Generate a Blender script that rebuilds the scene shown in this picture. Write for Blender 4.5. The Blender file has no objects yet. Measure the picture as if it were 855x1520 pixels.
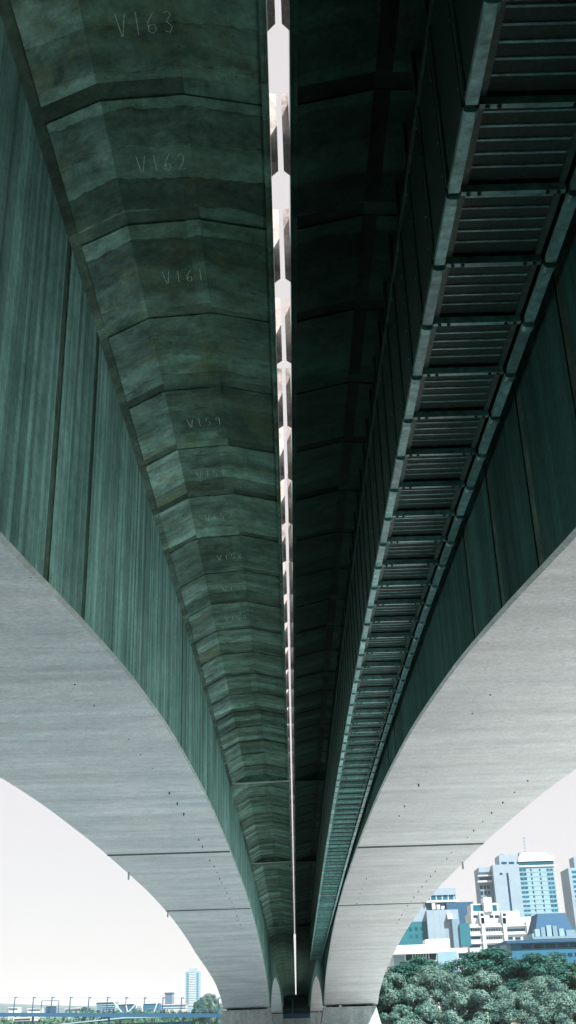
import bpy, bmesh, math, random
from mathutils import Vector, Matrix
from bisect import bisect_right
R = math.radians
sc = bpy.context.scene
random.seed(7)

# ---------------------------------------------------------------- camera
EYE = 4.0                      # eye height above the river (z = 0)
F, PW, PH = 1600.0, 855, 1520
def _axes():
    cx, cy = (PW - 1) / 2, (PH - 1) / 2
    yv = Vector((439 - cx, 1512 - cy, F)).normalized()
    hx = Vector((math.cos(R(1.85)), -math.sin(R(1.85)), 0))
    xv = (hx - yv * hx.dot(yv)).normalized()
    zv = xv.cross(yv)
    if zv.y > 0: zv = -zv
    return xv, yv, zv
AX, AY, AZ = _axes()
cam_d = bpy.data.cameras.new('camera')
cam = bpy.data.objects.new('camera', cam_d)
sc.collection.objects.link(cam)
cam_d.sensor_fit = 'VERTICAL'
cam_d.sensor_height = 36.0
cam_d.lens = 36.0 * F / PH
cam_d.clip_start = 0.05
cam_d.clip_end = 20000
rt = Vector((AX.x, AY.x, AZ.x)); up = -Vector((AX.y, AY.y, AZ.y)); bk = -Vector((AX.z, AY.z, AZ.z))
m = Matrix((rt, up, bk)).transposed().to_4x4()
m.translation = (0, 0, EYE)
cam.matrix_world = m
sc.camera = cam
def at(px, py, Y):             # where the line of sight through a point of the picture stands at distance Y
    d = Vector((px - (PW - 1) / 2, py - (PH - 1) / 2, F))
    r = Vector((AX.dot(d), AY.dot(d), AZ.dot(d)))
    r *= Y / r.y
    return Vector((r.x, r.y, r.z + EYE))

# ---------------------------------------------------------------- sky, sun, exposure
SUN_EL, SUN_AZ = 55.0, 40.0    # azimuth: degrees from -Y towards +X
to_sun = Vector((math.sin(R(SUN_AZ)) * math.cos(R(SUN_EL)), -math.cos(R(SUN_AZ)) * math.cos(R(SUN_EL)), math.sin(R(SUN_EL))))
w = bpy.data.worlds.new('World'); sc.world = w; w.use_nodes = True
nt = w.node_tree
bg = nt.nodes['Background']
sky = nt.nodes.new('ShaderNodeTexSky')
sky.sky_type = 'NISHITA'; sky.sun_disc = False
sky.sun_elevation = R(SUN_EL)
sky.sun_rotation = math.atan2(to_sun.x, to_sun.y)
sky.air_density = 1.0; sky.dust_density = 1.0; sky.ozone_density = 1.5
veil = nt.nodes.new('ShaderNodeMix'); veil.data_type = 'RGBA'      # a thin bright veil of high cloud over the whole sky
veil.inputs[0].default_value = 0.9
veil.inputs[7].default_value = (2.98, 2.78, 2.70, 1)
nt.links.new(sky.outputs[0], veil.inputs[6])
nt.links.new(veil.outputs[2], bg.inputs[0]); bg.inputs[1].default_value = 0.1
sl = bpy.data.lights.new('sun', 'SUN'); sl.energy = 5.0; sl.angle = R(0.53); sl.color = (1.0, 0.965, 0.92)
so = bpy.data.objects.new('sun', sl); sc.collection.objects.link(so)
so.rotation_euler = to_sun.to_track_quat('Z', 'Y').to_euler()
so.location = (0, 0, 60)
vs = sc.view_settings
vs.view_transform = 'Standard'; vs.look = 'None'; vs.gamma = 1.0; vs.use_curve_mapping = False
vs.exposure = 1.52
sc.cycles.max_bounces = 10; sc.cycles.diffuse_bounces = 7
sc.cycles.use_denoising = True

# ---------------------------------------------------------------- mesh helpers
C = sc.collection
def link_mesh(name, me, mat, parent=None, loc=None):
    o = bpy.data.objects.new(name, me)
    C.objects.link(o)
    if mat and not me.materials: me.materials.append(mat)
    if parent is not None: o.parent = parent
    if loc is not None: o.location = loc
    return o
def wloc(o):
    v = Vector((0, 0, 0))
    while o is not None:
        v += o.location; o = o.parent
    return v
def mk(name, V, Fs, mat, parent=None, smooth=False):
    """one mesh object from world coordinates, its origin at the parent's base (or at its own bottom centre)"""
    if parent is not None:
        b = wloc(parent); loc = None
    else:
        xs = [v[0] for v in V]; ys = [v[1] for v in V]; zs = [v[2] for v in V]
        b = Vector(((min(xs) + max(xs)) / 2, (min(ys) + max(ys)) / 2, min(zs))); loc = b
    me = bpy.data.meshes.new(name)
    me.from_pydata([(v[0] - b.x, v[1] - b.y, v[2] - b.z) for v in V], [], Fs)
    if smooth:
        for p in me.polygons: p.use_smooth = True
    me.update()
    return link_mesh(name, me, mat, parent, loc)
def thing(name, label, cat, loc=(0, 0, 0), group=None):
    o = bpy.data.objects.new(name, None); C.objects.link(o)
    o.location = loc; o.empty_display_size = 0.5
    return tag(o, label, cat, group)
def tag(o, label=None, cat=None, group=None, kind=None):
    if label: o['label'] = label
    if cat: o['category'] = cat
    if group: o['group'] = group
    if kind: o['kind'] = kind
    return o
class MB:
    def __init__(s): s.V = []; s.F = []
    def box(s, x0, x1, y0, y1, z0, z1):
        n = len(s.V)
        s.V += [(x, y, z) for z in (z0, z1) for y in (y0, y1) for x in (x0, x1)]
        s.F += [tuple(n + i for i in f) for f in ((0, 2, 3, 1), (4, 5, 7, 6), (0, 1, 5, 4), (2, 6, 7, 3), (0, 4, 6, 2), (1, 3, 7, 5))]
        return s
    def bar(s, p, q, r=0.05, n=6, r2=None):
        p = Vector(p); q = Vector(q); r2 = r if r2 is None else r2
        d = (q - p).normalized()
        a = d.cross(Vector((0, 0, 1)) if abs(d.z) < .9 else Vector((1, 0, 0))).normalized(); b = d.cross(a)
        k = len(s.V)
        for c, rr in ((p, r), (q, r2)):
            for i in range(n):
                t = 2 * math.pi * (i + .5) / n
                s.V.append(tuple(c + a * math.cos(t) * rr + b * math.sin(t) * rr))
        for i in range(n):
            j = (i + 1) % n
            s.F.append((k + i, k + j, k + n + j, k + n + i))
        s.F += [tuple(k + n - 1 - i for i in range(n)), tuple(k + n + i for i in range(n))]
        return s
    def loft(s, rings, closed=True, caps=True):
        k = len(s.V); n = len(rings[0])
        for r in rings: s.V += [tuple(v) for v in r]
        for i in range(len(rings) - 1):
            for j in range(n if closed else n - 1):
                a = k + i * n + j; b = k + i * n + (j + 1) % n
                s.F.append((a, b, b + n, a + n))
        if caps and closed:
            s.F += [tuple(k + n - 1 - j for j in range(n)), tuple(k + (len(rings) - 1) * n + j for j in range(n))]
        return s
    def prism(s, poly, y0, y1):            # poly in (x, z), extruded along y
        return s.loft([[(x, y, z) for x, z in poly] for y in (y0, y1)])
    def prismz(s, poly, z0, z1):           # poly in (x, y), extruded along z
        return s.loft([[(x, y, z) for x, y in poly] for z in (z0, z1)])
    def build(s, name, mat, parent=None, smooth=False): return mk(name, s.V, s.F, mat, parent, smooth)

# ---------------------------------------------------------------- materials
class NT:
    def __init__(s, name):
        s.m = bpy.data.materials.new(name); s.m.use_nodes = True
        s.t = s.m.node_tree; s.b = s.t.nodes['Principled BSDF']
    def n(s, kind, **kw):
        o = s.t.nodes.new(kind)
        for k, v in kw.items(): setattr(o, k, v)
        return o
    def l(s, a, b): s.t.links.new(a, b)
    def val(s, sock, v):
        if hasattr(v, 'is_output'): s.l(v, sock)
        else: sock.default_value = v
    def math(s, op, a, b=0.0, c=0.0):
        o = s.n('ShaderNodeMath', operation=op); s.val(o.inputs[0], a); s.val(o.inputs[1], b); s.val(o.inputs[2], c)
        return o.outputs[0]
    def vmul(s, v, k):
        o = s.n('ShaderNodeVectorMath', operation='MULTIPLY'); s.l(v, o.inputs[0]); o.inputs[1].default_value = k
        return o.outputs[0]
    def noise(s, v, scale=1.0, detail=4.0, rough=.55, dist=0.0):
        o = s.n('ShaderNodeTexNoise'); s.l(v, o.inputs['Vector'])
        o.inputs['Scale'].default_value = scale; o.inputs['Detail'].default_value = detail
        o.inputs['Roughness'].default_value = rough; o.inputs['Distortion'].default_value = dist
        return o.outputs[0]
    def ramp(s, f, *stops, interp='LINEAR'):
        o = s.n('ShaderNodeValToRGB'); s.l(f, o.inputs[0]); e = o.color_ramp.elements
        o.color_ramp.interpolation = interp
        while len(e) < len(stops): e.new(.5)
        for el, (p, c) in zip(e, stops):
            el.position = p; el.color = (*c, 1) if len(c) == 3 else c
        return o.outputs[0]
    def mix(s, f, a, b, mode='MIX'):
        o = s.n('ShaderNodeMix', data_type='RGBA', blend_type=mode)
        s.val(o.inputs[0], f)
        for sock, v in ((o.inputs[6], a), (o.inputs[7], b)):
            if hasattr(v, 'is_output'): s.l(v, sock)
            else: sock.default_value = (*v, 1)
        return o.outputs[2]
    def bump(s, h, strength=.3, dist=.02):
        o = s.n('ShaderNodeBump'); s.l(h, o.inputs['Height']); o.inputs['Strength'].default_value = strength
        o.inputs['Distance'].default_value = dist; s.l(o.outputs[0], s.b.inputs['Normal'])
    def pos(s): return s.n('ShaderNodeNewGeometry').outputs['Position']
    def rnd(s): return s.n('ShaderNodeObjectInfo').outputs['Random']
def grey(v): return (v, v, v)

def concrete(name, col, col2, streak=(1, 1, 1), streak_amt=.35, blot=.35, stain=None, stain_amt=.6, obj_var=.25, bands=False, rough=.88, board=None, board_amt=1.0, spec=.2):
    M = NT(name); p = M.pos()
    big = M.noise(M.vmul(p, (.35, .35, .35)), 1, 4, .6)
    base = M.mix(M.ramp(big, (.35, grey(0)), (.68, grey(1))), col, col2)
    st = M.noise(M.vmul(p, streak), 1, 5, .62)
    k = M.ramp(st, (.3, grey(1 - streak_amt)), (.7, grey(1 + streak_amt * .55)))
    base = M.mix(1.0, base, k, 'MULTIPLY')
    sp = M.noise(p, 2.2, 6, .7)
    base = M.mix(1.0, base, M.ramp(sp, (.32, grey(1 - blot)), (.6, grey(1.0)), (.8, grey(1 + blot * .3))), 'MULTIPLY')
    h = M.noise(p, 14, 5, .7)
    if board:                                   # width of the form boards: each board printed its own tone
        ax, wd = board
        sx = M.n('ShaderNodeSeparateXYZ'); M.l(p, sx.inputs[0])
        q = M.math('DIVIDE', sx.outputs[ax], wd)
        wn = M.n('ShaderNodeTexWhiteNoise', noise_dimensions='1D'); M.l(M.math('FLOOR', q), wn.inputs['W'])
        base = M.mix(1.0, base, M.ramp(wn.outputs[0], (0, grey(1 - .26 * board_amt)), (.5, grey(1.0)), (1, grey(1 + .2 * board_amt))), 'MULTIPLY')
        fr = M.math('FRACT', q)
        ln = M.math('LESS_THAN', fr, .05)
        base = M.mix(M.math('MULTIPLY', ln, .35 * board_amt), base, M.mix(1.0, base, (.45, .45, .45), 'MULTIPLY'))
    if bands:                                   # ragged pour lines running across the slab
        sx = M.n('ShaderNodeSeparateXYZ'); M.l(p, sx.inputs[0])
        wob = M.noise(M.vmul(p, (1.1, .5, 1.0)), 1, 3, .6)
        y = M.math('ADD', sx.outputs[1], M.math('MULTIPLY', wob, .55))
        y = M.math('ADD', y, M.math('MULTIPLY', M.noise(p, 9, 3, .6), .06))
        q = M.math('MULTIPLY', y, 1.35)
        wn = M.n('ShaderNodeTexWhiteNoise', noise_dimensions='1D'); M.l(M.math('FLOOR', q), wn.inputs['W'])
        base = M.mix(1.0, base, M.ramp(wn.outputs[0], (0, grey(.58)), (.5, grey(.95)), (1, grey(1.42))), 'MULTIPLY')
        fr = M.math('FRACT', q)
        edge = M.ramp(fr, (0, grey(1)), (.04, grey(.75)), (.16, grey(0)))
        rag = M.ramp(M.noise(M.vmul(p, (2, 5, 2)), 1.5, 5, .7), (.44, grey(0)), (.62, grey(.9)))
        e2 = M.mix(1.0, edge, rag, 'MULTIPLY')
        base = M.mix(e2, base, (.035, .045, .035))
        lime = M.noise(M.vmul(p, (.9, 1.3, 1)), 1.4, 6, .72, .8)              # pale lime bloom in patches
        base = M.mix(M.ramp(lime, (.56, grey(0)), (.66, grey(.45))), base, M.mix(1.0, base, (1.75, 1.65, 1.7), 'MULTIPLY'))
        damp = M.noise(M.vmul(p, (1.6, 1.0, 1)), 1.1, 6, .75, .6)             # dark damp blotches
        base = M.mix(M.ramp(damp, (.57, grey(0)), (.68, grey(.6))), base, M.mix(1.0, base, (.38, .41, .36), 'MULTIPLY'))
    if stain:
        sn = M.noise(M.vmul(p, (.8, .8, .5)), 1, 5, .65, 1.2)
        base = M.mix(M.ramp(sn, (.52, grey(0)), (.72, grey(stain_amt))), base, stain)
    if obj_var:
        base = M.mix(1.0, base, M.ramp(M.rnd(), (0, grey(1 - obj_var)), (1, grey(1 + obj_var))), 'MULTIPLY')
    base = M.mix(1.0, base, M.ramp(M.noise(p, 11, 4, .75), (.3, grey(.78)), (.7, grey(1.2))), 'MULTIPLY')
    pit = M.noise(p, 7, 2, .5)                  # small bug holes
    base = M.mix(M.ramp(pit, (.225, grey(.75)), (.26, grey(0))), base, (.03, .035, .03))
    M.l(base, M.b.inputs['Base Color']); M.b.inputs['Roughness'].default_value = rough
    M.b.inputs['Specular IOR Level'].default_value = spec
    hh = M.math('ADD', h, M.math('MULTIPLY', st, .8))
    M.bump(hh, .5, .03)
    return M.m

GREEN = (.13, .21, .165); GREEN2 = (.20, .285, .24)
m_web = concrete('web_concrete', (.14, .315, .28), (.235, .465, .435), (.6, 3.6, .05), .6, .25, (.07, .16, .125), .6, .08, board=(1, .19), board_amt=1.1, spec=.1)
m_web_r = concrete('web_concrete_shaded', (.022, .082, .07), (.034, .11, .096), (.6, 3.2, .05), .45, .22, (.05, .09, .075), .45, .12, board=(1, .34), board_amt=.8, spec=.1)  # dark copy of the web concrete: the right web's shade put into the colour
m_joint = concrete('joint_concrete', (.04, .09, .07), (.095, .165, .13), (1.5, 1.5, 1.5), .4, .5, (.045, .06, .045), .7, .35)
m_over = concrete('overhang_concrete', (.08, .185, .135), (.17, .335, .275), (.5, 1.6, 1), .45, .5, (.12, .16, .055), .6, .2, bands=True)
m_over_lit = concrete('overhang_concrete_lit', (.12, .26, .215), (.25, .45, .40), (.5, 1.6, 1), .5, .55, (.15, .19, .07), .7, .18, bands=True)  # paler copy for the haunch facet, the light it catches put into the colour
m_over_dark = concrete('overhang_concrete_shaded', (.018, .06, .042), (.03, .09, .065), (.5, 1.6, 1), .35, .4, (.03, .04, .03), .6, .22, bands=True)  # dark copy for the right overhang, its shade put into the colour
m_joint_dark = concrete('joint_concrete_shaded', (.007, .02, .015), (.018, .045, .034), (1.5, 1.5, 1.5), .4, .5, (.02, .025, .02), .6, .3)  # darker joint copy, shade on the right side put into the colour
m_soffit = concrete('soffit_concrete', (.53, .655, .69), (.66, .76, .785), (.10, .9, .3), .20, .14, (.40, .53, .56), .5, .03, board=(1, .55), board_amt=.12)  # left underside: cool tint of the skylight put into the colour
m_soffit_r = concrete('soffit_concrete_warm', (.445, .475, .48), (.52, .54, .54), (.10, .7, .3), .16, .12, (.50, .56, .56), .45, .03, board=(1, .55), board_amt=.12)  # right underside: same concrete, its warmer light put into the colour
m_edge = concrete('chamfer_concrete', (.38, .47, .46), (.48, .57, .56), (1, 1, 1), .2, .2, None, 0, .05)
m_plinth = concrete('plinth_concrete', (.34, .42, .43), (.44, .51, .51), (1.2, 1.2, .15), .3, .25, (.22, .27, .26), .5, .05)
m_post = concrete('parapet_concrete', (.40, .35, .33), (.50, .44, .42), (2, 2, 2), .2, .35, (.05, .06, .06), .9, .1)
def plain(name, col, rough=.6, metal=0.0, var=.12, nz=6.0, obj_var=.0, spec=.5):
    M = NT(name); p = M.pos()
    b = M.mix(1.0, M.mix(0.0, col, col), M.ramp(M.noise(p, nz, 5, .65), (.3, grey(1 - var)), (.7, grey(1 + var))), 'MULTIPLY')
    if obj_var: b = M.mix(1.0, b, M.ramp(M.rnd(), (0, grey(1 - obj_var)), (1, grey(1 + obj_var))), 'MULTIPLY')
    M.l(b, M.b.inputs['Base Color']); M.b.inputs['Roughness'].default_value = rough; M.b.inputs['Metallic'].default_value = metal
    M.b.inputs['Specular IOR Level'].default_value = spec
    return M.m
m_steel = plain('galvanised_steel', (.16, .38, .36), .3, .0, .55, 6, .3)
m_steel_dk = plain('weathered_steel', (.035, .085, .068), .5, .0, .35, 12, .12)
m_grate = plain('floor_grating', (.022, .058, .045), .7, .0, .35, 20, .1)
m_screen = plain('screen_sheet', (.014, .038, .03), .6, 0, .25, 8, .12)
m_bolt = plain('bolt_steel', (.02, .022, .022), .6, .0)
m_chalk = plain('chalk', (.44, .62, .56), .9, 0, .5, 22)
m_pipe = plain('drain_pipe', (.05, .055, .055), .7)
m_asph = plain('asphalt', (.05, .05, .05), .9)
m_bear = plain('bearing_white', (.75, .75, .72), .6)

# ---------------------------------------------------------------- setting: ground, river, hills
def ground_mat():
    M = NT('bank_earth'); p = M.pos()
    c = M.mix(M.ramp(M.noise(p, .12, 6, .6), (.4, grey(0)), (.6, grey(1))), (.14, .135, .105), (.085, .105, .055))
    M.l(c, M.b.inputs['Base Color']); M.b.inputs['Roughness'].default_value = .95
    M.bump(M.noise(p, 3, 6, .7), .5, .1)
    return M.m
def river_mat():
    M = NT('river_water'); p = M.pos()
    c = M.mix(M.noise(p, .03, 4, .6), (.43, .455, .465), (.47, .49, .495))     # silty tidal water, paled to bounce light onto the undersides
    M.l(c, M.b.inputs['Base Color']); M.b.inputs['Roughness'].default_value = .22
    M.b.inputs['IOR'].default_value = 1.33
    M.bump(M.noise(M.vmul(p, (1, .6, 1)), 1.4, 4, .6), .55, .25)
    return M.m
def sheet(name, x0, x1, y0, y1, nx, ny, zf, mat):
    V = []; Fs = []
    for j in range(ny + 1):
        for i in range(nx + 1):
            x = x0 + (x1 - x0) * i / nx; y = y0 + (y1 - y0) * j / ny
            V.append((x, y, zf(x, y)))
    for j in range(ny):
        for i in range(nx):
            a = j * (nx + 1) + i
            Fs.append((a, a + 1, a + nx + 2, a + nx + 1))
    return tag(mk(name, V, Fs, mat, None, True), kind='structure')
def sstep(a, b, t):
    t = max(0, min(1, (t - a) / (b - a))); return t * t * (3 - 2 * t)
def gz(x, y):                  # land height: an unseen bank raised behind the viewer to block rear light, the river bed, the far banks
    near = 3.3 * (1 - sstep(2, 9, y)) + 9.5 * (1 - sstep(-38, 0, y))
    far = 2.2 * sstep(158, 176, y) * sstep(8, 20, x) + 1.2 * sstep(400, 440, y)
    return -1.2 + near + far
def ground_grid():
    xs = [-3600, -2600, -1200, -500, -200, -90, -45, -25, -12, -4, 4, 12, 20, 32, 60, 120, 260, 600, 1500, 2600, 3600]
    ys = [-1500, -600, -150, -50, -38, -28, -19, -11, -5, 0, 2, 4, 6, 9, 14, 60, 120, 156, 166, 178, 200, 300, 398, 420, 442, 700, 1400, 3000, 4000, 4700]
    V = [(x, y, gz(x, y)) for y in ys for x in xs]
    n = len(xs); Fs = [(j * n + i, j * n + i + 1, (j + 1) * n + i + 1, (j + 1) * n + i) for j in range(len(ys) - 1) for i in range(n - 1)]
    return tag(mk('ground', V, Fs, ground_mat(), None, True), kind='structure')
ground_grid()
sheet('river', -3000, 3000, 3, 430, 30, 6, lambda x, y: 0.0, river_mat())

# ---------------------------------------------------------------- bridge profiles (heights above the eye)
def interp(xs, ys):
    n = len(xs)
    d = [(ys[i + 1] - ys[i]) / (xs[i + 1] - xs[i]) for i in range(n - 1)]
    t = [d[0]] + [0 if d[i - 1] * d[i] <= 0 else 2 * d[i - 1] * d[i] / (d[i - 1] + d[i]) for i in range(1, n - 1)] + [d[-1]]
    def f(x):
        i = max(0, min(n - 2, bisect_right(xs, x) - 1)); h = xs[i + 1] - xs[i]; s = (x - xs[i]) / h
        if s < 0 or s > 1: return ys[i] + d[i] * (x - xs[i])
        return ((1 + 2 * s) * (1 - s) ** 2 * ys[i] + s * (1 - s) ** 2 * h * t[i] + s * s * (3 - 2 * s) * ys[i + 1] + s * s * (s - 1) * h * t[i + 1])
    return f
_zb = interp([-45, -32, -20, -8, 0, 11.5, 17.2, 22.9, 33.5, 47, 61, 75, 90, 105, 118, 130, 138, 144, 148.5, 151.2, 152, 157, 158.5, 165, 180, 204, 228, 255, 275, 288, 294.5, 296, 300, 302, 330],
             [-1.5, 0, 1.4, 2.8, 3.75, 5.2, 6.03, 6.75, 7.65, 8.2, 8.36, 8.32, 8.0, 7.3, 6.35, 5.25, 4.3, 3.3, 2.35, 1.5, 1.4, 1.4, 1.7, 3.4, 5.3, 6.5, 6.4, 5.4, 3.9, 2.4, 1.55, 1.5, 1.5, 2.6, 3.4])
def ZB(y): return EYE + _zb(y)
_zt = interp([-45, -10, 0, 11.2, 14, 19.6, 27.7, 39, 60, 91, 120, 159, 330], [9.3, 10.75, 11.08, 11.38, 11.46, 11.64, 11.84, 11.92, 11.78, 11.15, 10.45, 9.5, 5.5])
def ZT(y): return EYE + _zt(y)
SEC = [(0, 0), (.16, .085), (.9, .5), (2.1, .58), (3.3, .30)]       # soffit of the overhang: distance from the web, rise
def S(d):
    for (a, za), (b, zb) in zip(SEC, SEC[1:]):
        if d <= b: return za + (zb - za) * (d - a) / (b - a)
    return SEC[-1][1]
P, Y0, JW = 2.75, 13.95, .17         # segment length, a joint, half a joint's width
def ylist(a, b, n): return [a + (b - a) * i / n for i in range(n + 1)]

def build_bridge(side):
    L = side < 0
    XW = -3.3 if L else 3.6                       # inner face of the web
    XO = -10.0 if L else 10.5                     # outer face
    s = 1 if L else -1                            # towards the gap
    X = lambda d: XW + s * d
    root = thing('road_bridge', 'pale concrete box girder road bridge filling the left side, chalk numbers on its slab' if L else
                 'concrete box girder road bridge on the right, carrying the steel service walkway', 'bridge', (X(-3.5), 151, EYE + 1.4), 'twin road bridges side by side')
    rr = random.Random(11 if L else 23)
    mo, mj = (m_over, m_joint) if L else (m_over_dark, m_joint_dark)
    def xo(y): return XO + (.7 * sstep(115, 150, y) if L else 0)
    def strip(name, d0, d1, ya, yb, off, th, mat, n=2):       # a slab piece following the section, its face off above the true soffit
        rings = []
        for y in ylist(ya, yb, n):
            z = ZT(y) + off
            rings.append([(X(d0), y, z + S(d0)), (X(d1), y, z + S(d1)), (X(d1), y, z + S(d1) + th), (X(d0), y, z + S(d0) + th)])
        return MB().loft(rings).build(name, mat, root)
    i0, i1 = -3, 50
    for i in range(i0, i1 + 1):
        yj = Y0 + P * i; ya, yb = yj - P + JW, yj - JW
        o = lambda: rr.uniform(-.008, .006)
        strip('haunch_panel', .16, .9, ya, yb, o(), .16, m_over_lit if L else mo)
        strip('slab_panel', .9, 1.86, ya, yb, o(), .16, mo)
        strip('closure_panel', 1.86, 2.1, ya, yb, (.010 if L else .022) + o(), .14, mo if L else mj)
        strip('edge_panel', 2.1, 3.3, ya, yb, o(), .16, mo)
        strip('fillet_strip', 0, .16, ya, yb, .03, .2, mj if rr.random() < .7 else mo, 2)
        # joint: three short pieces across the overhang
        for d0, d1 in ((0, .9), (.9, 2.1), (2.1, 3.3)):
            strip('joint_infill', d0, d1, yj - JW, yj + JW, .028 + rr.uniform(-.008, .008), .14, mj if rr.random() < .65 else mo, 1)
        # web panel and its vertical joint
        def webp(name, a, b, xin, mat, n):
            rings = []
            for y in ylist(a, b, n):
                zt, zb = ZT(y) + .12, ZB(y) + .062
                rings.append([(XW + s * xin, y, zb), (XW + s * xin, y, zt), (XW - s * .3, y, zt), (XW - s * .3, y, zb + .25)])
            return MB().loft(rings).build(name, mat, root)
        if yb <= 151.5:
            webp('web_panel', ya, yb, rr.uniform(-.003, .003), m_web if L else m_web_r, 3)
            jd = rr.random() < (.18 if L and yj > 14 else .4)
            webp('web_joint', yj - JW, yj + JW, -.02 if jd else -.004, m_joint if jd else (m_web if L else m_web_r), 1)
    # webs and overhang where no pieces can be told apart (behind the viewer, and past the first pier)
    ye, yl = Y0 + P * (i0 - 1) - JW + .0, Y0 + P * i1 + JW
    def run(name, ya, yb, n, secf, mat):
        return MB().loft([[(x, y, z) for x, z in secf(y)] for y in ylist(ya, yb, n)]).build(name, mat, root)
    websec = lambda y: [(XW, ZB(y) + .062), (XW, ZT(y) + .12), (XW - s * .3, ZT(y) + .12), (XW - s * .3, ZB(y) + .31)]
    oversec = lambda y: [(X(d), ZT(y) + S(d)) for d, _ in SEC] + [(X(d), ZT(y) + S(d) + .15) for d, _ in SEC[::-1]]
    run('web', -45, ye, 14, websec, m_web); run('overhang', -45, ye, 14, oversec, mo)
    run('web', yl, 330, 60, websec, m_web); run('overhang', yl, 330, 60, oversec, mo)
    # bottom slab, in pieces between the grooves at the hinges, and its chamfered inner arris
    for ya, yb, n in ((-45, 61.0, 90), (61.05, 90.2, 26), (90.25, 330, 190)):
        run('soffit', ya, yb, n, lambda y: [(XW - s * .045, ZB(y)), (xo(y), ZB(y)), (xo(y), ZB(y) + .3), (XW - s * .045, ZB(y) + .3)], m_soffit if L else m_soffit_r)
        run('arris', ya, yb, n, lambda y: [(XW - s * .045, ZB(y) + .001), (XW + s * .010, ZB(y) + .05), (XW + s * .010, ZB(y) + .06), (XW - s * .044, ZB(y) + .058)], m_edge)
    run('outer_web', -45, 330, 150, lambda y: [(xo(y) + s * .3, ZB(y) + .29), (xo(y) + s * .3, ZT(y) + .3), (xo(y) + s * .002, ZT(y) + .3), (xo(y) + s * .002, ZB(y) + .29)], m_soffit)
    # deck over everything, with the carriageway on it
    def deck(y):
        z = ZT(y)
        return [(X(3.3), z + .43), (X(2.1), z + .72), (X(.9), z + .66), (X(0), z + .3), (XO, z + .2), (XO - s * .9, z + .62), (XO - s * 3.4, z + .5), (XO - s * 3.4, z + .98), (X(3.3), z + .98)]
    run('deck_slab', -45, 330, 110, deck, m_soffit)
    run('road_surface', -45, 330, 60, lambda y: [(X(2.9), ZT(y) + .984), (XO - s * 3.0, ZT(y) + .984), (XO - s * 3.0, ZT(y) + 1.02), (X(2.9), ZT(y) + 1.02)], m_asph)
    # drip edge along the gap
    run('drip_edge', -10, 330, 100, lambda y: [(X(3.20), ZT(y) + .25), (X(3.245), ZT(y) + .235), (X(3.302), ZT(y) + .30), (X(3.302), ZT(y) + .42), (X(3.20), ZT(y) + .42)], mo)
    # parapet: kerb wall and a block at each segment, narrowing the gap
    run('parapet_wall', -45, 330, 110, lambda y: [(X(3.0), ZT(y) + .985), (X(3.298), ZT(y) + .985), (X(3.29), ZT(y) + 1.48), (X(3.05), ZT(y) + 1.48)], m_post)
    run('outer_parapet', -45, 330, 110, lambda y: [(XO - s * 3.05, ZT(y) + .985), (XO - s * 3.4, ZT(y) + .985), (XO - s * 3.4, ZT(y) + 1.75), (XO - s * 3.15, ZT(y) + 1.75)], m_post)
    for i in range(-2, 51):
        yp = 12.74 + P * i; z = ZT(yp)
        poly = [(X(3.304), yp - .30), (X(3.408), yp - .27), (X(3.408), yp - .09), (X(3.304), yp + .03)]
        MB().prismz(poly, z + .27, z + 1.66).build('parapet_block', m_post, root)
        pass
    # hinge diaphragms closing the hollow under the overhang, each with a pale lip
    for yh in (60.4, 89.6, 139.5):
        z = ZT(yh)
        poly = [(X(.02), z + .16), (X(3.3), z + .22), (X(3.3), z + .29), (X(2.1), z + .57), (X(.9), z + .49)]
        d = MB().prism(poly, yh, yh + .2).build('hinge_diaphragm', mo, root)
        MB().prism([(X(.02), z + .10), (X(3.3), z + .17), (X(3.3), z + .21), (X(.02), z + .15)], yh - .05, yh + .19).build('lip', m_edge if L else mj, d)
    # dark strips painted in for the shade of the bottom slab's hinge grooves
    for yh in (61.02, 90.22):
        MB().loft([[(XW - s * .045, y, ZB(y) - .012), (xo(y) - s * .01, y, ZB(y) - .012), (xo(y) - s * .01, y, ZB(y) + .1), (XW - s * .045, y, ZB(y) + .1)] for y in (yh - .28, yh + .28)]).build('groove_shade', m_joint, root)
    # weep pipes under the box
    for xp in ((-4.63,) if L else (9.2, 4.95)):
        y = 42.0 if xp == 9.2 else 20.2
        while y < 104:
            if rr.random() < (.5 if xp == 4.95 else .85) and abs(y - 61) > 1 and abs(y - 90) > 1:
                b = xp + rr.uniform(-.04, .04); q = y + rr.uniform(-.15, .15)
                MB().bar((b, q, ZB(q) + .02), (b, q, ZB(q) - rr.uniform(.03, .12) * (1 if y > 40 else .3)), .03 if y > 40 else .018, 7).build('weep_pipe', m_pipe, root)
            y += P
    for yq in (68.5, 90.6):
        MB().bar((xo(yq) + s * .1, yq, ZB(yq) + .05), (xo(yq) + s * .1, yq, ZB(yq) - .42), .06, 8).build('drain_pipe', m_plinth, root)
    return root, X
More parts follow.
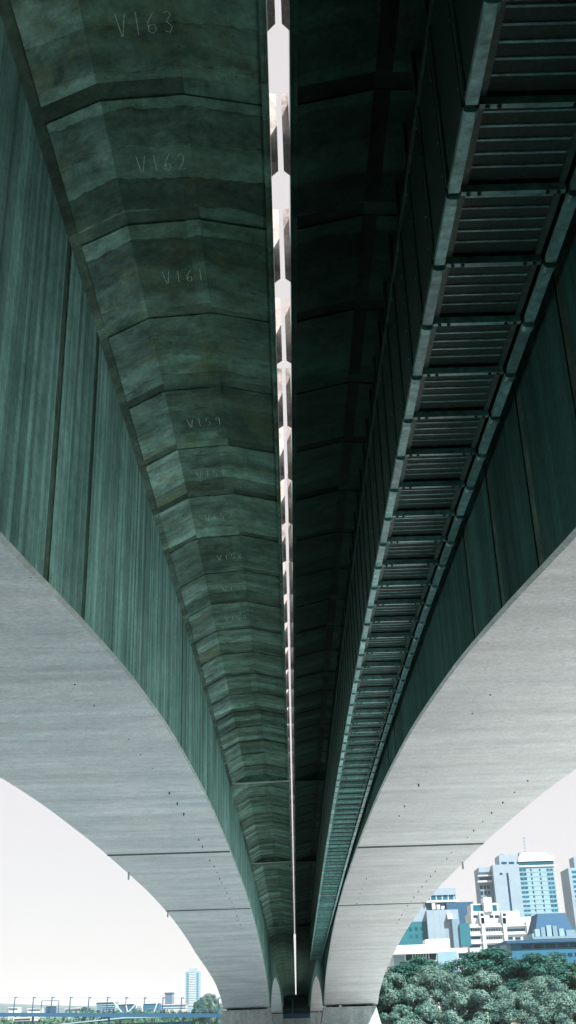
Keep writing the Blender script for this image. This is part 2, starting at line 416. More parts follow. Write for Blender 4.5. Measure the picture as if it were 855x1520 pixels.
GL = {'V': [[(0, 0), (.28, 1), (.42, 1), (.72, .05)]], '1': [[(.3, 0), (.34, 1)]], '6': [[(.6, .05), (.15, .5), (.12, .85), (.4, 1), (.68, .85), (.62, .6), (.3, .58), (.14, .72)]],
      '0': [[(.4, 0), (.12, .3), (.14, .8), (.4, 1), (.7, .75), (.66, .2), (.4, 0)]], '2': [[(.1, .2), (.35, 0), (.66, .2), (.5, .55), (.1, 1), (.75, .96)]],
      '3': [[(.1, .08), (.45, 0), (.65, .2), (.3, .45), (.68, .7), (.45, 1), (.08, .92)]], '5': [[(.7, 0), (.18, .02), (.14, .42), (.55, .45), (.66, .75), (.4, 1), (.1, .92)]],
      '4': [[(.5, 0), (.08, .65), (.75, .62), (.55, .62), (.55, .35), (.55, 1)]], '9': [[(.65, .3), (.35, .45), (.15, .25), (.4, 0), (.66, .2), (.62, 1)]],
      '8': [[(.4, .48), (.12, .25), (.4, 0), (.66, .22), (.4, .48), (.1, .75), (.4, 1), (.7, .75), (.4, .48)]], '7': [[(.1, 0), (.7, .02), (.3, 1)]]}
def chalk(text, x0, yc, hgt, parent, rr):
    x = x0
    for ch in text:
        b = MB()
        for st in GL[ch]:
            pts = [(x + u * hgt * .46 + rr.uniform(-.008, .008), yc - hgt / 2 + v * hgt + rr.uniform(-.01, .01)) for u, v in st]
            k = .0048; prev = None
            for q, (px, py) in enumerate(pts):
                xa, ya = pts[max(q - 1, 0)]; xb, yb = pts[min(q + 1, len(pts) - 1)]
                l = math.hypot(xb - xa, yb - ya) or 1; nx, ny = -(yb - ya) / l * k, (xb - xa) / l * k
                n = len(b.V)
                for qx, qy in ((px + nx, py + ny), (px - nx, py - ny)): b.V.append((qx, qy, ZT(qy) + S(qx + 3.3) - .013))
                if prev is not None: b.F.append((prev, n, n + 1, prev + 1))
                prev = n
        b.build('chalk_mark', m_chalk, parent)
        x += hgt * (.46 if ch != '1' else .36) + .05
left, XL_ = build_bridge(-1)
right, XR_ = build_bridge(1)
rt_ = random.Random(5)
for i in range(-1, 9):
    if i == 2: continue
    chalk('V%d' % (162 - i), -2.02 + rt_.uniform(-.05, .1), Y0 + P * i - 1.18 + rt_.uniform(-.1, .1), .36, left, rt_)

# ---------------------------------------------------------------- piers
def pier(side, y0, y1, top, label, b=1.0):
    s = 1 if side < 0 else -1
    xi, xo = (-3.3, -9.35) if side < 0 else (3.57, 10.25)
    t = thing('bridge_pier', label, 'pier', ((xi + xo) / 2, (y0 + y1) / 2, -1.0), 'bridge piers')
    z = EYE + top
    poly = lambda k: [(xi + s * k, y0 - k), (xi + s * k, y1 + k), (xo - s * k, y1 + k), (xo - s * k, y0 - k)]
    MB().loft([[(x, y, zz) for x, y in poly(k)] for k, zz in ((1.6 * b, -1.0), (.42 * b, z - 1.9), (.0, z - .06), (-.05, z))]).build('plinth', m_plinth, t)
    MB().box(min(xi, xo) + .5, max(xi, xo) - .5, y0 + 1.0, y1 - .4, z, z + .15).build('gap_filler', m_joint_dark, t)  # dark box added in the bearing gap for its shade, hiding the sky
    for q in (.12, .32, .86):
        x = xi + (xo - xi) * q
        MB().box(x - .17, x + .17, y0 + .15, y0 + .6, z, z + .155).build('bearing', m_bear if q == .32 and side > 0 else m_pipe, t)
    return t
pier(-1, 151, 157, 1.24, 'pale concrete pier plinth under the left bridge, left of centre at the bottom')
pier(1, 151, 157, 1.24, 'pale concrete pier plinth under the right bridge, beside the trees')
pier(-1, 294.5, 300, 1.35, 'far pier plinth under the left bridge, seen past the nearer left plinth', .3)
pier(1, 294.5, 300, 1.35, 'far pier plinth under the right bridge, seen past the nearer right plinth', .3)

# ---------------------------------------------------------------- service walkway hung beside the right web
def walkway():
    NP = 1.31
    xl, xr = 1.95, 3.46
    t = thing('service_walkway', 'dark steel service walkway hung under the right bridge, ribbed floor and screened side', 'walkway', (2.65, 50, ZT(50) - 3.1))
    zw = lambda y: ZT(y) - 3.08
    y = 4.0 + .18; k = 0
    while y < 147:
        y2 = y + NP; g = .075; za, zb = zw(y), zw(y2)
        def seg(name, x0, x1, z0, z1, a, b, mat, par=t):
            r = [[(x0, yy, zw(yy) + z0), (x1, yy, zw(yy) + z0), (x1, yy, zw(yy) + z1), (x0, yy, zw(yy) + z1)] for yy in (a, b)]
            return MB().loft(r).build(name, mat, par)
        near = y < 46
        for x, w_ in ((xl + .01, .125), (xr - .135, .125)):
            e = seg('edge_beam', x, x + w_, 0, .09, y + g, y2 - g, m_steel)
            if near:
                n = MB(); yy = y2 - .01; z = zw(yy)
                n.prism([(x - .012, z - .02), (x + .022, z - .045), (x + w_ - .022, z - .045), (x + w_ + .012, z - .02), (x + w_ + .012, z + .03), (x - .012, z + .03)], yy - .01, yy + .10)
                n.build('node_cap', m_steel, t)
            seg('bracket', x + .03, x + w_ - .03, .015, .16, y2 - g - .02, y2 + g + .02, m_steel_dk)
        cb = seg('cross_beam', xl + .17, xr - .17, .05, .15, y2 - .03, y2 + .035, m_steel)
        if near:
            for x in (xl + .25, xl + .37, xr - .37, xr - .25):
                MB().bar((x, y2, zw(y2) + .055), (x, y2, zw(y2) + .025), .024, 6).build('bolt', m_bolt, cb)
        fp = seg('floor_panel', xl + .15, xr - .15, .20, .23, y + .08, y2 - .05, m_grate)
        if near:
            for q in range(5):
                a = y + .2 + q * .205
                seg('floor_rib', xl + .2, xr - .2, .186, .20, a, a + .03, m_steel, fp)
        else:
            b = MB()
            for q in range(5):
                a = y + .2 + q * .205; z = zw(a)
                b.box(xl + .2, xr - .2, a, a + .025, z + .185, z + .2)
            tag(b.build('floor_ribbing', m_steel, fp), kind='stuff')
        for x in (xl + .17, xr - .245):
            seg('side_angle', x, x + .07, .13, .2, y + .1, y2 - .06, m_steel_dk)
        # side screen towards the gap: a hanger at each node and a sheet between hangers
        hang = MB().box(xl + .01, xl + .07, y2 - .035, y2 + .035, zw(y2) + .16, ZT(y2) + .5 + S(1.7) - .5).build('hanger', m_steel_dk, t)
        r = [[(xl + .03, yy, zw(yy) + .12), (xl + .045, yy, zw(yy) + .12), (xl + .045, yy, zw(yy) + 2.6), (xl + .03, yy, zw(yy) + 2.6)] for yy in (y + .06, y2 - .06)]
        sh = MB().loft(r).build('screen_panel', m_screen, t)
        if near:
            for yy in (y + .09, y2 - .11):
                MB().box(xl + .008, xl + .03, yy, yy + .025, zw(yy) + .14, zw(yy) + 2.58).build('screen_edge', m_steel_dk, sh)
            for q in range(5):
                MB().bar((xl + .008, y + .1, zw(y) + .4 + q * .5), (xl - .006, y + .1, zw(y) + .4 + q * .5), .014, 6).build('screw', m_steel, sh)
        y = y2; k += 1
    # top rails that carry the hangers
    for x in (xl, xr - .1):
        MB().loft([[(x, yy, zw(yy) + 2.62), (x + .1, yy, zw(yy) + 2.62), (x + .1, yy, zw(yy) + 2.72), (x, yy, zw(yy) + 2.72)] for yy in ylist(4.2, 147, 60)]).build('top_rail', m_steel_dk, t)
    return t
walkway()
#PART2
# ---------------------------------------------------------------- abutment and footbridge beyond the second span
m_fb = plain('footbridge_blue_steel', (.008, .06, .115), .5, 0, .1, 3)
m_wire = plain('wire', (.05, .10, .14), .5)
ab = thing('bridge_abutment', 'dark concrete abutment wall closing the far end under both bridges', 'abutment', (0, 331, 0))
MB().box(-14, 14, 330.2, 333, -1, EYE + 6.2).build('wall', m_joint_dark, ab)
MB().box(-14, 14, 329.2, 330.18, -1, EYE + .2).build('footing', m_plinth, ab)

def footbridge():
    Y = 322.0; sc_ = Y / 330
    zt = lambda x: EYE + 1.30 - .0325 * x
    x0, x1 = -92.0, 5.0
    t = thing('footbridge', 'slender blue steel footbridge with leaning lamp posts crossing at the lower left', 'footbridge', (-40, Y + 1.5, 0))
    def run(name, za, zb, y0, y1, mat):
        return MB().loft([[(x, y0, zt(x) + za), (x, y1, zt(x) + za), (x, y1, zt(x) + zb), (x, y0, zt(x) + zb)] for x in ylist(x0, x1, 20)]).build(name, mat, t)
    run('edge_girder', -1.0, -.02, Y, Y + .25, m_fb); run('edge_girder', -1.0, -.02, Y + 3.2, Y + 3.45, m_fb)
    run('walking_deck', -.18, 0, Y + .26, Y + 3.19, m_fb)
    for h, r in ((1.05, .05), (.7, .03), (.35, .03)):
        run('handrail', h, h + r * 2, Y + .1, Y + .1 + r * 2, m_wire)
    n = 0; x = -86.8
    while x < 4:
        z = zt(x)
        po = MB().bar((x, Y + .12, z - .9), (x + .22, Y + .12, z + 3.75), .17, 6, .12).build('lamp_post', m_fb, t)
        MB().box(x + .12, x + .8, Y - .02, Y + .26, z + 3.72, z + 3.9).build('lamp_head', m_fb, po)
        if n % 2 == 0 and x > -70 or n in (4,):
            pass
        x += 5.05; n += 1
    for x in (-71.6, -50.9, -30.7):
        MB().bar((x, Y + 1.7, -1), (x, Y + 1.7, zt(x) - 1.0), .32, 10).build('column', m_fb, t)
    MB().loft([[(x, Y + .1, zt(x) + 3.66), (x, Y + .14, zt(x) + 3.66), (x, Y + .12, zt(x) + 3.72)] for x in ylist(-86.6, 3.4, 30)]).build('wire', m_wire, t)
    # small gantry standing on the deck
    for xx in (-69.5, -64.8):
        MB().box(xx, xx + .18, Y + 1.2, Y + 1.4, zt(xx), zt(xx) + 2.9).build('gantry_leg', m_fb, t)
    MB().box(-69.5, -64.62, Y + 1.2, Y + 1.4, zt(-67) + 2.95, zt(-67) + 3.1).build('gantry_beam', m_wire, t)
    MB().box(-68.2, -65.4, Y + 1.3, Y + 2, zt(-67) + .02, zt(-67) + 1.6).build('notice_box', m_fb, t)
footbridge()

# ---------------------------------------------------------------- buildings
def wallm(name, col, var=.08, rough=.8): return plain(name, col, rough, 0, var, .15)
m_white = wallm('white_render', (.50, .54, .57)); m_pale = wallm('pale_violet_concrete', (.20, .275, .34)); m_greyb = wallm('grey_concrete', (.13, .22, .29))
m_blueb = wallm('pale_blue_panel', (.18, .31, .38)); m_bluedk = wallm('blue_metal_roof', (.002, .06, .13)); m_bluemid = wallm('blue_cladding', (.006, .10, .18))
m_teal = wallm('teal_net', (.001, .11, .145)); m_roofw = wallm('white_roof', (.55, .55, .57)); m_pink = wallm('pale_pink_roof', (.42, .37, .37))
def glassm(name, col):
    M = NT(name); p = M.pos()
    c = M.mix(1.0, M.mix(0.0, col, col), M.ramp(M.noise(p, .5, 3, .6), (.3, grey(.75)), (.7, grey(1.25))), 'MULTIPLY')
    c = M.mix(1.0, c, M.ramp(M.rnd(), (0, grey(.7)), (1, grey(1.3))), 'MULTIPLY')
    M.l(c, M.b.inputs['Base Color']); M.b.inputs['Roughness'].default_value = .25; M.b.inputs['Specular IOR Level'].default_value = .12
    return M.m
m_glass = glassm('blue_glass', (.001, .09, .15)); m_glass2 = glassm('dark_blue_glass', (.002, .03, .06)); m_glasst = glassm('teal_glass', (.001, .10, .13))
def span(px0, px1, ytop, ybot, Y):
    ym = min(ytop + 8, (ytop + ybot) / 2); a = at(px0, ym, Y); b = at(px1, ym, Y); c = at((px0 + px1) / 2, ytop, Y); d = at((px0 + px1) / 2, ybot, Y)
    return a.x, b.x, d.z, c.z
class Bld:
    """a building whose front stands at distance Y; its pieces are given by their span in the picture and turned into metres"""
    def __init__(s, name, label, px, Y, group='city buildings behind the trees', cat='building'):
        p = at(px, 1500, Y); s.Y = Y
        s.t = thing(name, label, cat, (p.x, Y + 8, 1.0), group); s.mesh = {}
    def block(s, name, px0, px1, yt, yb, mat, dy=0, depth=20, parent=None, taper=0):
        x0, x1, z0, z1 = span(px0, px1, yt, yb, s.Y)
        y0 = s.Y + dy; b = MB()
        b.loft([[(x0, y0, z0), (x1, y0, z0), (x1, y0 + depth, z0), (x0, y0 + depth, z0)],
                [(x0 + taper, y0 + taper, z1), (x1 - taper, y0 + taper, z1), (x1 - taper, y0 + depth - taper, z1), (x0 + taper, y0 + depth - taper, z1)]])
        o = b.build(name, mat, parent or s.t); o['box'] = (x0, x1, z0, z1); return o
    def win(s, name, px0, px1, yt, yb, mat, dy=-.06, depth=.12, parent=None):
        """one window pane set in a frame, a little proud of the wall line dy"""
        x0, x1, z0, z1 = span(px0, px1, yt, yb, s.Y)
        return s.winm(name, x0, x1, z0, z1, mat, dy, depth, parent)
    def winm(s, name, x0, x1, z0, z1, mat, dy=-.06, depth=.12, parent=None):
        return MB().box(x0, x1, s.Y + dy, s.Y + dy + depth, z0, z1).build(name, mat, parent or s.t)
    def grid(s, name, px0, px1, yt, yb, nx, ny, fx, fz, mat, dy=-.06, skip=0.0, seed=1):
        x0, x1, z0, z1 = span(px0, px1, yt, yb, s.Y); w_ = (x1 - x0) / nx; h = (z1 - z0) / ny; q = random.Random(seed)
        me = None
        for j in range(ny):
            for i in range(nx):
                if q.random() < skip: continue
                cx = x0 + w_ * (i + .5); cz = z0 + h * (j + .5)
                if me is None:
                    b = MB().box(-w_ * fx / 2, w_ * fx / 2, 0, .12, -h * fz / 2, h * fz / 2)
                    me = bpy.data.meshes.new(name); me.from_pydata(b.V, [], b.F)
                wl = wloc(s.t)
                link_mesh(name, me, mat, s.t, Vector((cx, s.Y + dy, cz)) - wl)

# tall tower with a violet-grey core
T = Bld('office_tower', 'tall tower with violet grey core, narrow dark slot and columns of blue windows', 770, 800)
T.block('main_block', 768.5, 822, 1284, 1500, m_blueb, 0, 24)
T.block('core_block', 730, 768.8, 1283.5, 1500, m_pale, -3.5, 26)
T.block('side_wing', 712, 730.4, 1293, 1500, m_greyb, 4, 20)
T.block('lift_room', 741, 768, 1268, 1283.7, m_pale, 1, 18)
T.block('cornice', 768, 822.5, 1283.8, 1286, m_white, -.6, 26)
T.block('attic', 768, 821, 1277.6, 1284, m_glass, -.5, 24)
T.block('roof', 767.5, 822, 1270.5, 1277.8, m_roofw, -1.0, 26, None, .8)
T.block('roof_cap', 770, 815, 1264.5, 1270.7, m_pink, 0, 24, None, 2.4)
T.block('parapet_band', 711, 731, 1286, 1293.2, m_pale, 3, 22)
T.win('slot', 750.5, 753.5, 1296, 1400, m_glass2, -3.6)
T.block('balcony', 709.5, 731, 1306, 1308.5, m_white, 1.5, 6)
T.block('balcony', 709.5, 731, 1298, 1299.5, m_white, 1.5, 6)
T.win('window', 712.5, 729.5, 1300.5, 1305.5, m_glass2, 3.9)
T.grid('window', 713, 729, 1311, 1391, 3, 9, .74, .62, m_glass2, 3.9)
T.grid('window', 770.5, 781, 1287.5, 1402, 1, 17, .95, .62, m_glass, -.1)
T.grid('window', 785.5, 791, 1287.5, 1402, 1, 17, .48, .45, m_glass2, -.06)
T.grid('window', 798.5, 804, 1287.5, 1402, 1, 17, .48, .45, m_glass2, -.06)
T.grid('window', 811, 821, 1287.5, 1402, 1, 17, .95, .62, m_glass, -.1)
T.grid('balcony', 821.5, 826, 1280, 1402, 1, 18, 1.0, .3, m_white, 4)
for k in range(2): T.win('window', 744 + k * 11, 752 + k * 11, 1278.5, 1282, m_glass2, .9)
T.win('vent', 740, 744, 1296, 1299, m_glass2, -3.6)
T.block('mast', 781.6, 782.2, 1238, 1266, m_greyb, 10, .4)
for k in range(5): T.block('aerial', 779.6 + .2 * k, 784.4 - .2 * k, 1240 + 5 * k, 1240.8 + 5 * k, m_greyb, 10.5, .3)

T.grid('spandrel', 769, 821.8, 1283.5, 1402, 1, 17, 1.0, .12, m_blueb, -.14)
T.grid('pilaster', 769, 822, 1286, 1402, 4, 1, .03, 1.0, m_blueb, -.22)
for k, (a, b_, c) in enumerate(((772, 775, 1263), (790, 796, 1262.5), (745, 750, 1265.5), (757, 760, 1266))): T.block('roof_unit', a, b_, c, 1270, m_greyb, 6, 4)
B = Bld('residential_tower', 'pale tower with stacked blue balconies cut by the right edge of the photo', 860, 840)
B.block('main_block', 846, 892, 1287, 1500, m_blueb, 0, 24); B.block('edge_wall', 843, 847.5, 1288, 1500, m_pale, -1.5, 26)
B.block('roof_room', 853, 880, 1270, 1287.2, m_pale, 3, 15)
B.grid('window', 848, 866, 1290, 1408, 1, 16, .98, .52, m_glass, -.1)

Wt = Bld('white_office_block', 'white stepped office block with long dark window strips and a square lift tower', 740, 600)
Wt.block('main_block', 694, 790, 1370, 1500, m_white, 0, 30); Wt.block('upper_block', 700, 772, 1352, 1370.2, m_white, 2, 22)
Wt.block('lift_tower', 718, 730, 1331, 1352.2, m_white, 1, 8); Wt.block('penthouse', 700, 741, 1340, 1352.1, m_white, 3, 14)
Wt.win('window', 703, 717, 1342, 1351, m_glasst, 2.9); Wt.win('window', 731.5, 738.5, 1342, 1351, m_glasst, 2.9)
for (a, b_) in ((696, 712.5), (719, 744.5), (752, 779)):
    for (c, d) in ((1378, 1382), (1390, 1394), (1402, 1406)): 
        if not (a == 752 and c == 1390): Wt.win('window', a, b_, c, d, m_glass2)
Wt.win('window', 753, 761, 1390.5, 1394.5, m_glass2); Wt.win('window', 764, 772.5, 1390.5, 1394.5, m_glass2)
for a in (703, 727, 735): Wt.win('window', a, a + 6, 1357.5, 1361.5, m_glass2, 1.9)
for a in (713.5, 745.5, 780): Wt.block('fin', a, a + 5, 1362, 1440, m_white, -1.2, 1.3)
for a, b_ in ((711, 716), (744, 749)):
    Wt.block('stair_turret', a, b_ + 2, 1353, 1371, m_white, -1.2, 4); Wt.win('window', a + 1.2, b_ + .8, 1355.5, 1359.5, m_glass2, -1.3)
for c in (1374, 1386, 1398): Wt.block('ledge', 692, 792, c - .5, c + 1.2, m_white, -.7, .75)
Wt.block('terrace', 753, 790, 1360, 1370.1, m_white, 4, 12)

for k, (a, b_, c) in enumerate(((704, 708, 1337), (735, 738, 1337.5), (757, 764, 1357), (768, 772, 1356), (778, 786, 1366), (722, 724, 1328))): Wt.block('roof_unit', a, b_, c, c + 4.5, m_greyb if k % 2 else m_blueb, 5, 3)
Wt.grid('mullion', 696, 712.5, 1378, 1382, 5, 1, .08, 1.0, m_white, -.1); Wt.grid('mullion', 719, 744.5, 1378, 1382, 7, 1, .08, 1.0, m_white, -.1); Wt.grid('mullion', 719, 744.5, 1390, 1394, 7, 1, .08, 1.0, m_white, -.1)
G = Bld('grey_wall_block', 'windowless grey block with teal construction netting beside it', 655, 560)
G.block('main_block', 633, 680, 1350, 1500, m_pale, 0, 25); G.block('lower_wing', 670, 681, 1364, 1500, m_greyb, -2, 6)
G.block('netting', 588, 634, 1367, 1500, m_teal, 3, 15); G.block('netting_hood', 607, 634, 1345, 1367.2, m_pale, 4, 14)
G.win('netting_panel', 680.5, 696, 1371, 1404, m_teal, -3, 2.5)
G.grid('window', 606, 631, 1372, 1394, 3, 2, .5, .45, m_glasst, 2.9)
G.block('plant_box', 663, 670, 1356, 1364.2, m_white, -2.2, 4)
for k in range(1, 5): G.block('panel_joint', 633.2 + k * 9.3, 633.5 + k * 9.3, 1351, 1405, m_greyb, -.05, .1)

K = Bld('glass_top_building', 'building with blue glazed top storey and pale roof just right of the girder', 655, 700)
K.block('main_block', 630, 676, 1328, 1500, m_glass, 0, 20); K.block('roof_slab', 640, 676, 1318, 1328.1, m_pale, -.6, 21)
K.block('terrace', 630, 680, 1336, 1339, m_white, -2, 3); K.block('lower_block', 661, 702, 1340, 1500, m_bluedk, -6, 12)
K.grid('mullion', 634, 678, 1328, 1337, 5, 1, .12, 1.0, m_white, -.1)
K.grid('window', 640, 664, 1340, 1349, 4, 1, .7, .6, m_glass2, -2.1)
for k in range(3): K.block('plant_box', 640 + 7 * k, 645 + 7 * k, 1341 + 2 * k, 1350, m_white, -3, 2)

N = Bld('white_low_building', 'long low white building with curved canopy and a row of fins, above the trees', 630, 420)
N.block('main_block', 578, 694, 1408, 1500, m_white, 0, 18); N.block('parapet_block', 632, 668, 1393, 1408.2, m_white, 1, 10)
N.block('canopy', 576, 648, 1411, 1416, m_roofw, -3.5, 3.6); N.block('upper_wall', 582, 634, 1402, 1408.1, m_white, .5, 8)
N.win('window', 584, 600, 1418, 1432, m_blueb); N.win('window', 602, 647, 1414.5, 1425, m_glass2)
N.grid('fin', 610, 638, 1414.5, 1426, 7, 1, .38, 1.0, m_white, -.5)
N.win('window', 657, 661, 1416, 1430, m_glass); N.win('window', 680, 697, 1414, 1421, m_glass2)
N.block('wall_panel', 649, 678, 1412, 1500, m_blueb, -.4, .42)

Z = Bld('blue_long_building', 'long blue building with band of square windows under a flat roof, right edge', 810, 380)
Z.block('main_block', 758, 900, 1398, 1500, m_bluemid, 0, 20); Z.block('roof', 750, 900, 1393.5, 1398.1, m_bluedk, -1.2, 22)
Z.block('end_wall', 752, 760, 1398.2, 1500, m_greyb, .5, 16)
Z.grid('window', 772, 880, 1399.5, 1407, 6, 1, .86, .85, m_glass2)
Z.grid('window', 822, 880, 1413, 1420, 6, 1, .62, .8, m_glass2)
U = Bld('blue_roofed_hall', 'hall with steep dark blue roof and rooftop machinery in front of it', 820, 480)
U.block('main_block', 790, 855, 1384, 1500, m_blueb, 0, 20); U.block('roof', 792, 851, 1354, 1384.1, m_bluedk, 1, 18, None, 2.5)
for k, (a, b_, c) in enumerate(((800, 806, 1377), (808, 815, 1374), (817, 823, 1375), (826, 833, 1379), (836, 850, 1381), (790, 797, 1380))):
    U.block('cooling_unit', a, b_, c, 1391, m_blueb if k % 2 else m_greyb, -4 - k * .3, 3)
U.block('plant_deck', 786, 856, 1390.5, 1394, m_greyb, -6, 8)

# the far bank on the left
H = Bld('apartment_tower', 'slim pale blue apartment tower standing alone above the far bank on the left', 285, 1500, 'buildings on the far bank')
H.block('main_block', 274.5, 295.5, 1441, 1512, m_blueb, 0, 20); H.block('roof_room', 279, 291, 1437, 1441.2, m_pale, 3, 12)
H.grid('balcony', 280, 289, 1443, 1492, 1, 19, 1.0, .42, m_white, -1.2); H.grid('window', 280, 289, 1442.3, 1491.3, 1, 19, 1.0, .5, m_glass, -.2)
for a in (276, 291): H.grid('window', a, a + 3.4, 1443, 1490, 1, 19, .9, .55, m_glass, -.1)
def far_block(name, label, x0, x1, yt, Y, mat, rows, gm, roof=None):
    b = Bld(name, label, (x0 + x1) / 2, Y, 'buildings on the far bank')
    b.block('main_block', x0, x1, yt, 1515, mat, 0, 15)
    b.block('roof', x0 - .5, x1 + .5, yt - 1.2, yt + .1, roof or m_roofw, -.5, 16)
    for r in range(rows):
        b.win('window_band', x0 + 1, x1 - 1, yt + 1.6 + r * 3.0, yt + 3.1 + r * 3.0, gm)
    return b
far_block('small_tower', 'short grey block with dark roof left of the slim tower', 244, 256, 1474, 1300, m_greyb, 5, m_glass2, m_bluedk)
far_block('glass_office', 'wide blue glass office on the far bank seen between footbridge posts, left', 142, 171, 1487, 900, m_blueb, 5, m_glass2)
far_block('glass_office', 'blue glass office right of the white slanting struts', 212, 236, 1489, 1000, m_bluemid, 4, m_glass)
far_block('pale_hall', 'low pink roofed hall between the glass office and the slim tower', 236, 276, 1491, 1100, m_pink, 2, m_glass, m_pink)
far_block('glass_office', 'small blue office behind the white slanting struts', 172, 200, 1490, 1150, m_bluemid, 3, m_glass2)
far_block('low_house', 'low white house at the left edge behind the footbridge', 12, 26, 1496, 1200, m_white, 1, m_glass2)
far_block('low_house', 'low pale house right of the footbridge gantry', 96, 118, 1497, 1250, m_pale, 1, m_glass2)
far_block('low_house', 'low white house beside the first hill trees', 40, 60, 1497, 1350, m_white, 1, m_glass2)
far_block('river_kiosk', 'white flat roofed kiosk under the footbridge at far left', 20, 45, 1511, 520, m_white, 2, m_glass2)
s_ = Bld('strut_canopy', 'white canopy on slanting struts on the far bank behind the footbridge', 187, 800, 'buildings on the far bank', 'canopy')
for (xa, ya, xb, yb) in ((166, 1484, 180, 1502), (184, 1484, 189, 1502), (204, 1486, 200, 1502), (208, 1486, 212, 1502), (190, 1502, 204, 1487), (228, 1502, 233, 1488)):
    MB().bar(at(xa, ya, 800), at(xb, yb, 800), .38, 6).build('strut', m_white, s_.t)
MB().bar(at(163, 1484.5, 802), at(236, 1485.5, 802), .3, 6).build('roof_edge', m_white, s_.t)
r_ = Bld('terminal_shed', 'long low shed with pale sloping roof under the footbridge', 190, 460, 'buildings on the far bank', 'shed')
x0 = at(70, 1515, 460).x; x1 = at(330, 1515, 460).x
MB().loft([[(x0, y, EYE + .6), (x0 + 30, y, EYE + 2.6), (x1, y, EYE + 2.4), (x1, y, EYE + 2.0), (x0 + 30, y, EYE + 2.1), (x0, y, EYE + .3)] for y in (458, 486)]).build('roof', m_blueb, r_.t)
MB().box(x0 + 2, x1, 461, 484, 0, EYE + .4).build('wall', m_bluemid, r_.t)
def hill_h(x, y):
    u = (x + 900) / 420
    return 2 + 62 * math.exp(-u * u) * math.exp(-((y - 3000) / 500) ** 2) + 20 * math.exp(-((x + 350) / 300) ** 2) * math.exp(-((y - 3200) / 500) ** 2) + 26 * math.exp(-((y - 3500) / 300) ** 2)
m_hill = plain('wooded_hill', (.04, .075, .075), .95, 0, .4, .02)
sheet('hills', -2600, 2600, 2300, 4100, 60, 18, hill_h, m_hill)

# ---------------------------------------------------------------- trees
def leafm(name, c1, c2):
    M = NT(name)
    c = M.mix(M.ramp(M.noise(M.pos(), .8, 4, .65), (.36, grey(0)), (.64, grey(1))), c1, c2)
    M.l(c, M.b.inputs['Base Color']); M.b.inputs['Roughness'].default_value = .6
    M.b.inputs['Specular IOR Level'].default_value = .2
    M.b.inputs['Subsurface Weight'].default_value = 0
    return M.m
m_leaf_o = leafm('olive_leaves', (.020, .082, .074), (.125, .205, .17)); m_leaf_d = leafm('dark_leaves', (.004, .04, .034), (.018, .10, .075))
m_leaf_g = leafm('green_leaves', (.02, .07, .045), (.04, .11, .06)); m_bark = plain('bark', (.10, .075, .055), .9, 0, .3, 4)
def crown_mesh(name, rx, rz, nclump, nleaf, ls, seed):
    """leaves gathered in clumps through an uneven dome, origin at its middle"""
    q = random.Random(seed); V = []; Fs = []
    cl = []
    for i in range(nclump):
        t = q.uniform(0, 2 * math.pi); h = q.uniform(-.55, 1.0); rad = math.sqrt(max(.05, 1 - max(h, -.2) ** 2)) * q.uniform(.45, .98)
        cl.append((rx * rad * math.cos(t) * .86, rx * rad * math.sin(t) * .86, rz * h * .86, q.uniform(.16, .30) * rx))
    for (cx, cy, cz, cr) in cl:
        for k in range(nleaf):
            d = Vector((q.gauss(0, 1), q.gauss(0, 1), q.gauss(0, 1) + .25)).normalized()
            r = cr * (q.random() ** .35) * q.uniform(.85, 1.12)
            c = Vector((cx, cy, cz)) + Vector((d.x * r, d.y * r, d.z * r * .8))
            nrm = (d + Vector((q.gauss(0, .35), q.gauss(0, .35), q.gauss(0, .35) + .35))).normalized()
            a = nrm.cross(Vector((q.gauss(0, 1), q.gauss(0, 1), q.gauss(0, 1)))).normalized(); b = nrm.cross(a)
            s = ls * q.uniform(.6, 1.3); n = len(V)
            for p in (c - a * s, c + b * s * .5, c + a * s, c - b * s * .5): V.append(tuple(p))
            Fs.append((n, n + 1, n + 2, n + 3))
    me = bpy.data.meshes.new(name); me.from_pydata(V, [], Fs); me.update(); return me, cl
_crowns = {}
def tree(name, label, x, y, ztop, rx, rz, mat, var, group='trees on the right bank', ls=.2, nclump=46, nleaf=420):
    key = (mat.name, var)
    if key not in _crowns:
        me, cl = crown_mesh('crown', 1.0, 1.0, nclump, nleaf, ls / rx, 40 + var * 7 + len(_crowns)); me.materials.append(mat); _crowns[key] = (me, cl)
    me, cl = _crowns[key]
    g = gz(x, y) - .1; g = max(g, -.6)
    t = thing(name, label, 'tree', (x, y, g), group)
    zc = ztop - rz
    cr = link_mesh('crown', me, None, t, (0, 0, zc - g)); cr.scale = (rx, rx, rz); cr.rotation_euler.z = var * 1.3 + x
    MB().bar((x, y, g), (x + .2, y, zc - rz * .4), .32, 8, .2).build('trunk', m_bark, t)
    q = random.Random(int(x * 13 + y)); b = MB()
    for i in range(7):
        c = q.choice(cl); an = q.uniform(0, 6.28)
        b = MB().bar((x + .2, y, zc - rz * .45), (x + math.cos(an) * rx * .55, y + math.sin(an) * rx * .55, zc + rz * q.uniform(-.1, .45)), .13, 5, .05)
        b.build('limb', m_bark, t)
    return t
def tree_px(name, label, px, pyt, Y, wpx, mat, var, hz=None, **k):
    p = at(px, pyt, Y); rx = wpx / 2 * Y / F / .88
    tree(name, label, p.x, Y, p.z, rx, hz or rx * .85, mat, var, **k)
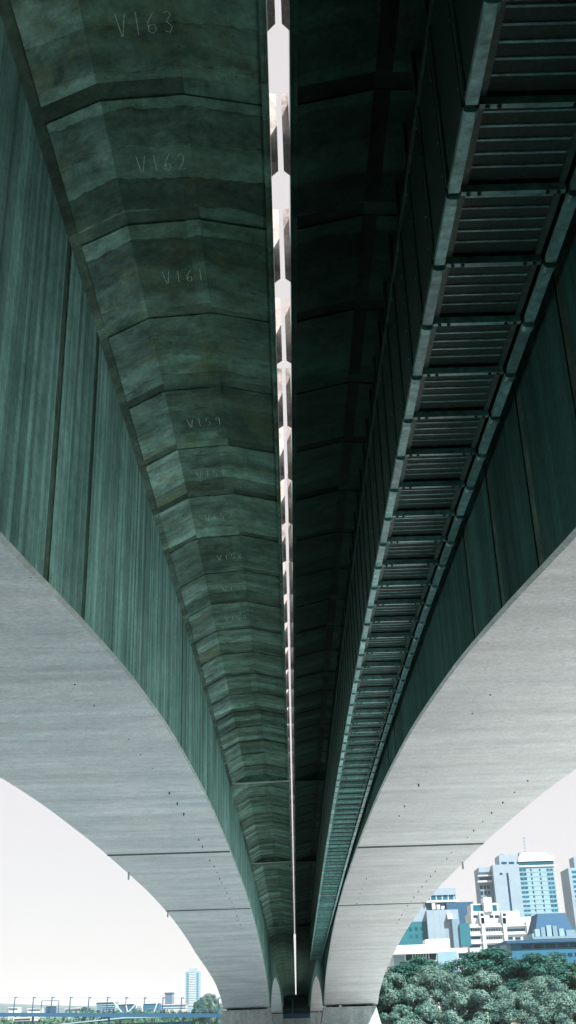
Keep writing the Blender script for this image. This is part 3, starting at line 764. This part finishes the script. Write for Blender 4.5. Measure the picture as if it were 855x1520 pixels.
TR = [('olive_tree', 'greyish olive tree right beside the pier plinth', 585, 1441, 172, 66, m_leaf_o, 0, 4.6),
      ('olive_tree', 'broad greyish olive tree second from the pier', 640, 1431, 178, 92, m_leaf_o, 1, 5.4),
      ('olive_tree', 'front low olive tree at the foot of the pier trees', 606, 1463, 163, 80, m_leaf_o, 2, 4.4),
      ('olive_tree', 'rounded olive tree in front, centre of the tree row', 700, 1466, 165, 92, m_leaf_o, 0, 4.4),
      ('olive_tree', 'pale olive tree in front, third from the right edge', 768, 1470, 164, 84, m_leaf_o, 1, 4.2),
      ('olive_tree', 'olive tree in front cut by the right edge of the photo', 838, 1472, 163, 90, m_leaf_o, 2, 4.2),
      ('olive_tree', 'taller olive tree behind the centre of the front row', 712, 1443, 180, 90, m_leaf_o, 2, 4.6),
      ('olive_tree', 'olive tree under the dark tree near the right edge', 808, 1446, 176, 88, m_leaf_o, 1, 4.6),
      ('fig_tree', 'dark green tree in front of the white office block', 722, 1406, 214, 118, m_leaf_d, 0, 5.4),
      ('fig_tree', 'dark green tree in front of the blue long building', 798, 1412, 210, 116, m_leaf_d, 1, 5.0),
      ('leafy_tree', 'bright green tree at the right edge below the blue building', 866, 1425, 205, 70, m_leaf_g, 0, 5.0),
      ('leafy_tree', 'green tree in front of the white low building', 622, 1420, 225, 96, m_leaf_d, 2, 4.4)]
for n_, l_, px, py, Y, wp, mt, v_, hz in TR: tree_px(n_, l_, px, py, Y, wp, mt, v_, hz, ls=.3 if n_ != 'olive_tree' else .15, nclump=64 if n_ != 'olive_tree' else 54, nleaf=420 if n_ != 'olive_tree' else 620)
for l_, px, py, Y, wp, v_ in (('pale green tree left of the left pier plinth behind the footbridge', 312, 1473, 345, 34, 0), ('small green tree between the slim tower and the pier tree', 296, 1484, 360, 24, 1)):
    tree_px('river_tree', l_, px, py, Y, wp, m_leaf_g if v_ else m_leaf_o, v_ + 1, 5.5, group='trees on the far bank')
# far treeline that reads as one mass
q = random.Random(3); V = []; Fs = []
for i in range(9000):
    px = q.uniform(-5, 330); Yt = q.uniform(560, 1250)
    base = at(px, 1520, Yt); hgt = (6 + 3.0 * math.sin(base.x * .05) + 2 * math.sin(base.x * .17 + 1)) * q.random() ** .6
    c = Vector((base.x + q.uniform(-3, 3), Yt, EYE * .6 + hgt * .9)); s = q.uniform(.5, 1.3)
    a = Vector((q.gauss(0, 1), q.gauss(0, 1), q.gauss(0, 1))).normalized(); b = a.cross(Vector((q.gauss(0, 1), q.gauss(0, 1), q.gauss(0, 1)))).normalized()
    n = len(V)
    for p in (c - a * s, c + b * s, c + a * s, c - b * s): V.append(tuple(p))
    Fs.append((n, n + 1, n + 2, n + 3))
tag(mk('far_treeline', V, Fs, m_leaf_g), 'low green treeline along the far bank behind the footbridge', 'treeline', None, 'stuff')

# ---------------------------------------------------------------- air
hz_m = bpy.data.materials.new('haze'); hz_m.use_nodes = True
ht = hz_m.node_tree; ht.nodes.remove(ht.nodes['Principled BSDF'])
pv = ht.nodes.new('ShaderNodeVolumePrincipled'); pv.inputs['Color'].default_value = (.80, .91, 1.0, 1); pv.inputs['Density'].default_value = .00009
ht.links.new(pv.outputs[0], ht.nodes['Material Output'].inputs['Volume'])
tag(MB().box(-3700, 3700, -1600, 4800, -2.3, 125).build('haze', hz_m), 'pale blue haze in the air over the river and city', 'haze', None, 'stuff')
